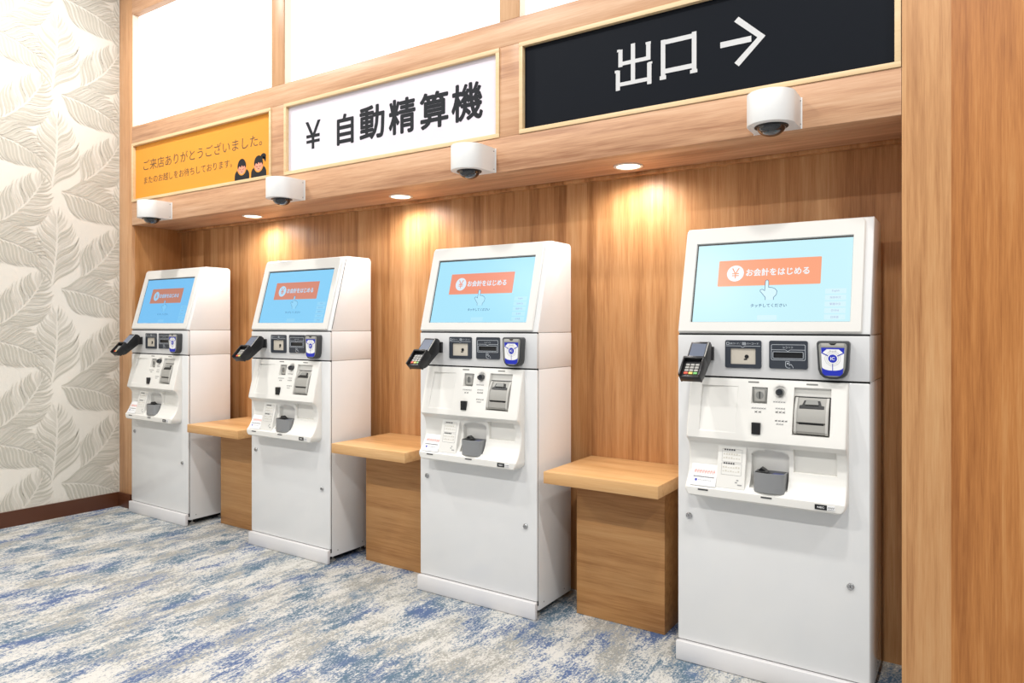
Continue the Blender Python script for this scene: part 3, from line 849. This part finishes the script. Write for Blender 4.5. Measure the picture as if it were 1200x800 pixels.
    M().flat(circ(0.182, wz(1.3275), 0.0285, 32), 0.0001, fn=T).build('yen_disc', 'scr_white', scn, smooth=False, fix=False)
    put_text(M(), text('¥', 0.1695, wz(1.3105), h=0.036, w=0.026), -0.0002, fn=T).build('yen_mark', 'scr_btn', scn, smooth=False, fix=False)
    put_text(M(), text('お会計をはじめる', 0.2185, wz(1.3165), h=0.0255, w=0.199, bold=0.025), 0.0001, fn=T).build('button_lettering', 'scr_white', scn, smooth=False, fix=False)
    # pointing hand
    zc = wz(1.265)
    hand = [(0.283, 0.032), (0.2845, 0.036), (0.288, 0.038), (0.292, 0.036), (0.2935, 0.032), (0.2945, 0.012), (0.305, 0.011), (0.315, 0.007), (0.3215, -0.001), (0.3205, -0.013), (0.312, -0.023), (0.312, -0.031),
            (0.286, -0.031), (0.286, -0.023), (0.276, -0.010), (0.268, -0.001), (0.2685, 0.004), (0.274, 0.006), (0.2825, 0.001)]
    hand = [(a, zc + b2) for a, b2 in hand]
    hm = M().flat(hand, 0.0001, 1, T)
    for s_ in stroke(hand[:12], 0.0016) + stroke(hand[12:] + hand[:1], 0.0016): hm.flat(s_, -0.0003, 0, T)
    hm.build('hand_icon', ['scr_ink', 'scr_pale'], scn, smooth=False, fix=False)
    put_text(M(), text('タッチしてください', 0.240, wz(1.2115), h=0.0115, w=0.114, bold=0.012), 0.0003, fn=T).build('prompt_lettering', 'scr_ink', scn, smooth=False, fix=False)
    for i, tx in enumerate(('English', '简体中文', '繁體中文', '한국어', '日本語')):
        zb = wz(1.2515 - i * 0.0205)
        M().flat(rrect(0.468, 0.529, zb, zb + 0.0165, 0.001, 2), 0.0005, 0, T).build('language_button', 'scr_pale', scn, smooth=False, fix=False)
        put_text(M(), text(tx, 0.4985, zb + 0.0045, h=0.0075, anchor='c'), 0.0002, fn=T).build('language_lettering', 'scr_faint', scn, smooth=False, fix=False)
    zb = wz(1.169)
    M().flat(rrect(0.264, 0.326, zb, zb + 0.0165, 0.001, 2), 0.0005, 0, T).build('small_button', 'scr_pale', scn, smooth=False, fix=False)
    # --- cash panel and what sits in it
    fa = make_fascia(k)
    # coin slot
    cs = M().box(0.2585, 0.3035, -0.0155, -0.007, 0.9015, 0.950, 0, bev=0.004)
    cs.box(0.264, 0.298, -0.0185, -0.0145, 0.906, 0.9445, 1, bev=0.003)
    cs.lathe([(0.0125, 0), (0.0125, -0.0006), (0.0005, -0.0006)], 20, (0.281, -0.0186, 0.926), 'y', 0)
    cs.box(0.2797, 0.2823, -0.0202, -0.018, 0.9155, 0.938, 2)
    cs.build('coin_slot', ['grey', 'greyl', 'black'], fa)
    M().lathe([(0.0125, 0.006), (0.0125, -0.010), (0.010, -0.017), (0.005, -0.020), (0.0005, -0.0205)], 22, (0.344, -0.018, 0.939), 'y').build('knob', 'dome', fa, angle=70)
    M().box(0.264, 0.291, ybase(0.8225) - 0.009, ybase(0.8225) + 0.003, 0.804, 0.841, bev=0.001).build('sensor_window', 'black', fa)
    # banknote unit
    M().box(0.3868, 0.4932, -0.009, -0.0035, 0.8118, 0.9285, bev=0.002).build('note_surround', 'black', fa)
    nb_ = M()
    nb_.prism([(-0.006, 0.925), (-0.010, 0.925), (-0.031, 0.892), (-0.0365, 0.885), (-0.0430, 0.852), (-0.037, 0.848), (-0.0440, 0.844), (-0.0475, 0.824), (-0.043, 0.816), (-0.006, 0.815)], 0.397, 0.483, 'x', 0)
    nb_.box(0.404, 0.476, -0.0436, -0.036, 0.8458, 0.8492, 1)
    nb_.build('note_unit', ['note_grey', 'black'], fa)
    for (a, b2) in ((0.3905, 0.3985), (0.4815, 0.4895)):
        M().prism([(-0.006, 0.926), (-0.015, 0.926), (-0.034, 0.896), (-0.0390, 0.886), (-0.0470, 0.845), (-0.0500, 0.822), (-0.045, 0.815), (-0.006, 0.814)], a, b2, 'x', bev=0.001).build('note_cheek', 'note_light', fa)
    sl = Vector((0, -0.021, -0.033)).normalized(); nl = Vector((0, -0.033, 0.021)).normalized()
    def NT(u, n_, w_):
        p = Vector((u, -0.010, 0.925)) + sl * w_ - nl * n_
        return (p.x, p.y, p.z)
    M().prism([(0.404, 0.038), (0.476, 0.038), (0.476, 0.028), (0.468, 0.026), (0.463, 0.010), (0.417, 0.010), (0.412, 0.026), (0.404, 0.028)], -0.0015, 0.001, 'y', fn=NT).build('note_mouth', 'black', fa)
    M().prism([(0.420, 0.026), (0.460, 0.026), (0.456, 0.010), (0.424, 0.010)], -0.006, 0.001, 'y', fn=NT).build('note_guide', 'grey', fa)
    # coin cup
    cu = M()
    def dshape(r_, y0_, yf, n_=16):
        return [(0.319 + r_, y0_), (0.319 - r_, y0_)] + [(0.319 - r_ * math.cos(a), yf_ ) for a, yf_ in [(math.pi * q / n_, -0.050 - (abs(yf) - 0.050) * math.sin(math.pi * q / n_) ** 0.8) for q in range(n_ + 1)]]
    so, si = dshape(0.048, -0.006, -0.070), dshape(0.0445, -0.009, -0.0665)
    n = len(so)
    v = [(p[0], p[1], 0.6245) for p in so] + [(p[0], p[1], 0.685) for p in so] + [(p[0], p[1], 0.685) for p in si] + [(p[0], p[1], 0.645) for p in si]
    f = [tuple(range(n))] + [(r_ * n + i, r_ * n + (i + 1) % n, (r_ + 1) * n + (i + 1) % n, (r_ + 1) * n + i) for r_ in range(3) for i in range(n)] + [tuple(range(3 * n, 4 * n))]
    cu.add(v, f); cu.build('coin_cup', 'cup', fa)
    li = M()
    li.prism([(0.276, -0.060), (0.315, -0.064), (0.312, -0.03), (0.286, -0.012), (0.277, -0.014)], 0.646, 0.688, 'z', 0, bev=0.003)
    li.prism([(0.280, 0.685), (0.290, 0.697), (0.302, 0.690), (0.310, 0.683)], -0.040, -0.015, 'y', 0)
    li.prism([(0.318, -0.062), (0.357, -0.052), (0.360, -0.02), (0.325, -0.012)], 0.646, 0.681, 'z', 1, bev=0.004)
    li.build('coin_cup_insert', ['black', 'bluecoat'], fa)  # black and blue pieces filling the inside of the cup
    # notice card, instruction ramp print, slits and badge
    def ramp(d):
        return lambda x, y, z: (x, -0.061 + (z - 0.622) * (0.031) / 0.1365 - d + y, z)
    cd = M()
    def CD(x, y, z):
        q = (z - 0.621) / (0.687 - 0.621)
        return (x, -0.0635 + 0.034 * q + y, z)
    cd.box(0.063, 0.150, -0.001, 0.0, 0.621, 0.687, 0, fn=CD)
    rnd = random.Random(5)
    for i in range(8):
        x0 = 0.075 + i * 0.0088
        for a in stroke([(x0, 0.6585), (x0 + 0.0015, 0.669)], 0.0016) + stroke([(x0, 0.6645), (x0 + 0.006, 0.6655)], 0.0014) + stroke([(x0 + 0.0045, 0.6595), (x0 + 0.005, 0.6695)], 0.0013): cd.flat(a, -0.0014, 1, CD)
    for i in range(13):
        x0 = 0.073 + i * 0.0054
        cd.flat([(x0, 0.6468), (x0 + 0.0042, 0.6468), (x0 + 0.0042, 0.6496), (x0, 0.6496)], -0.0014, 2, CD)
    cd.flat(circ(0.083, 0.638, 0.004, 14), -0.0014, 3, CD)
    for i in range(8):
        x0 = 0.090 + i * 0.0056
        cd.flat([(x0, 0.6374), (x0 + 0.004, 0.6374), (x0 + 0.004, 0.6392), (x0, 0.6392)], -0.0014, 4, CD)
    cd.build('notice_card', ['paper', 'print_red', 'print_dark', 'print_blue', 'print_grey'], fa, smooth=False)
    ip = M()
    ip.frame(rrect(0.1655, 0.2305, 0.705, 0.746, 0.001, 2), rrect(0.1662, 0.2298, 0.7057, 0.7453, 0.001, 2), 0, 0.0002, 0, ramp(0.0006))
    ip.frame(rrect(0.1655, 0.2305, 0.664, 0.701, 0.001, 2), rrect(0.1662, 0.2298, 0.6647, 0.7003, 0.001, 2), 0, 0.0002, 0, ramp(0.0006))
    for zz in (0.741, 0.698):
        for i in range(5):
            x0 = 0.172 + i * 0.0075
            ip.flat([(x0, zz), (x0 + 0.005, zz), (x0 + 0.005, zz + 0.005), (x0, zz + 0.005)], 0, 1, ramp(0.0008))
    for zz in (0.727, 0.715, 0.686, 0.674):
        for i in range(7):
            x0 = 0.170 + i * 0.0082; h_ = rnd.uniform(0.002, 0.006)
            ip.flat([(x0, zz), (x0 + 0.005, zz), (x0 + 0.005, zz + h_), (x0, zz + h_)], 0, 2, ramp(0.0007))
    for (x0, zz) in ((0.216, 0.648), (0.212, 0.641), (0.220, 0.634), (0.227, 0.634)):
        ip.flat([(x0, zz), (x0 + 0.007, zz), (x0 + 0.007, zz + 0.0035), (x0, zz + 0.0035)], 0, 0, ramp(0.0007))
    ip.build('instruction_print', ['print_grey', 'print_dark', 'leaf_pale'], fa, smooth=False, fix=False)
    sp = M()
    def marks(x0, z0, cols, h_, m_, wd=0.0055, gap=0.0022):
        for c_ in range(cols):
            a = x0 + c_ * (wd + gap)
            for q in stroke([(a, z0), (a + wd, z0 + h_)], 0.0010) + stroke([(a + wd, z0), (a, z0 + h_ * .8)], 0.0010) + stroke([(a, z0 + h_ * .5), (a + wd, z0 + h_ * .5)], 0.0010): sp.flat(q, 0, m_, on_fascia(0.0007))
    marks(0.259, 0.883, 6, 0.005, 1); marks(0.270, 0.871, 2, 0.0065, 0, 0.007, 0.005)
    marks(0.325, 0.906, 5, 0.005, 1); marks(0.333, 0.886, 4, 0.005, 1); marks(0.334, 0.874, 3, 0.0065, 0, 0.007, 0.0035); marks(0.334, 0.848, 4, 0.005, 0, 0.006, 0.004); marks(0.338, 0.838, 3, 0.005, 1)
    sp.build('symbol_print', ['print_dark', 'print_grey'], fa, smooth=False, fix=False)
    for (x0, zz) in ((0.243, 0.9645), (0.4215, 0.9645), (0.093, 0.6062), (0.296, 0.6062)):
        yb = ybase(zz + 0.002)
        M().box(x0, x0 + 0.034, yb - 0.0012, yb + 0.004, zz, zz + 0.005, bev=0.0008, seg=1).build('indicator_slit', 'grey' if zz > 0.9 else 'dark_grey', fa)
    bd = M().box(0.456, 0.4905, -0.0682, -0.066, 0.5945, 0.6095, 0).box(0.4905, 0.513, -0.0678, -0.066, 0.5945, 0.6095, 1)
    put_text(bd, text('NEC', 0.4635, 0.5992, h=0.0055, w=0.0195, bold=0.02), -0.0686, 1)
    for q in range(4):                     # small model mark, too fine to read
        a = 0.4935 + q * 0.0047
        for e_ in stroke([(a, 0.6005), (a + 0.003, 0.6052)], 0.0009) + stroke([(a, 0.603), (a + 0.003, 0.603)], 0.0009): bd.flat(e_, -0.0682, 0)
    bd.flat([(0.493, 0.5965), (0.511, 0.5965), (0.511, 0.598), (0.493, 0.598)], -0.0682, 2)
    bd.build('maker_badge', ['black', 'paper', 'print_grey'], fa, smooth=False)
    return k

SCR = [  # viewing-angle fade painted into each unit's colours: background, button, pale, white, ink, faint
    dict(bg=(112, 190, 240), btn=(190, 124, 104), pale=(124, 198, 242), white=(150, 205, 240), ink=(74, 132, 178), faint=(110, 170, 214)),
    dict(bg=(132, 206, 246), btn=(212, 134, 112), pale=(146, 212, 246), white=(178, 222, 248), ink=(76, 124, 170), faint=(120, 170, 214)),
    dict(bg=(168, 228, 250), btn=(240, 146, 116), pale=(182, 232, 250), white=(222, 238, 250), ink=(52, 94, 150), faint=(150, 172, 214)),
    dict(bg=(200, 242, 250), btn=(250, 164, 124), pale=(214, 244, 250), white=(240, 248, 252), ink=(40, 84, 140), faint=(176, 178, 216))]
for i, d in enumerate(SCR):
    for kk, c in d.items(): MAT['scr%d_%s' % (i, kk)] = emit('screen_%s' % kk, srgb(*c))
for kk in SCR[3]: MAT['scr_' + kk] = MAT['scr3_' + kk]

proto = make_kiosk()
KX = [-1.5328, -0.3576, 0.8124, 1.9843]
KL = ['white self-checkout kiosk beside the leaf wallpaper, farthest away',
      'white self-checkout kiosk second from the leaf wallpaper, between two tables',
      'white self-checkout kiosk third from the leaf wallpaper, under the white sign',
      'white self-checkout kiosk nearest the right timber wall, largest in view']
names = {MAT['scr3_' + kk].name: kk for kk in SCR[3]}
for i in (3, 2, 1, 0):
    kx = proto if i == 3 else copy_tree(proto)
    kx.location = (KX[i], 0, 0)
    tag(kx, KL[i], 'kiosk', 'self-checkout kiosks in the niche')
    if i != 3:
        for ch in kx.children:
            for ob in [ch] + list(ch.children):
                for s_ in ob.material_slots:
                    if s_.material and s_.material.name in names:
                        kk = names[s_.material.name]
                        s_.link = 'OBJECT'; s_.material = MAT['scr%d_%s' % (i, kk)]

# the second kiosk's bezel stands slightly ajar: dark joint down its right side
k2 = [o for o in bpy.data.objects if o.get('label') == KL[1]][0]
gp = M().prism([(0.0105, ZS2 + 0.012), (0.0135, ZS2 + 0.012), (0.1065, 1.480), (0.1035, 1.480)], KW - 0.002, KW + 0.0006, 'x').build('bezel_joint', 'gap', k2)

# power cable hanging in the gap behind the third kiosk
path = [(1.452, 0.350, 0.47), (1.460, 0.345, 0.40), (1.478, 0.335, 0.34), (1.490, 0.33, 0.27), (1.484, 0.33, 0.215), (1.462, 0.332, 0.195), (1.432, 0.335, 0.188)]
o = M().tube(path, 0.0045).build('power_cable', 'black')
tag(o, 'black power cable looping in the gap beside the right-hand table pedestal', 'cable')
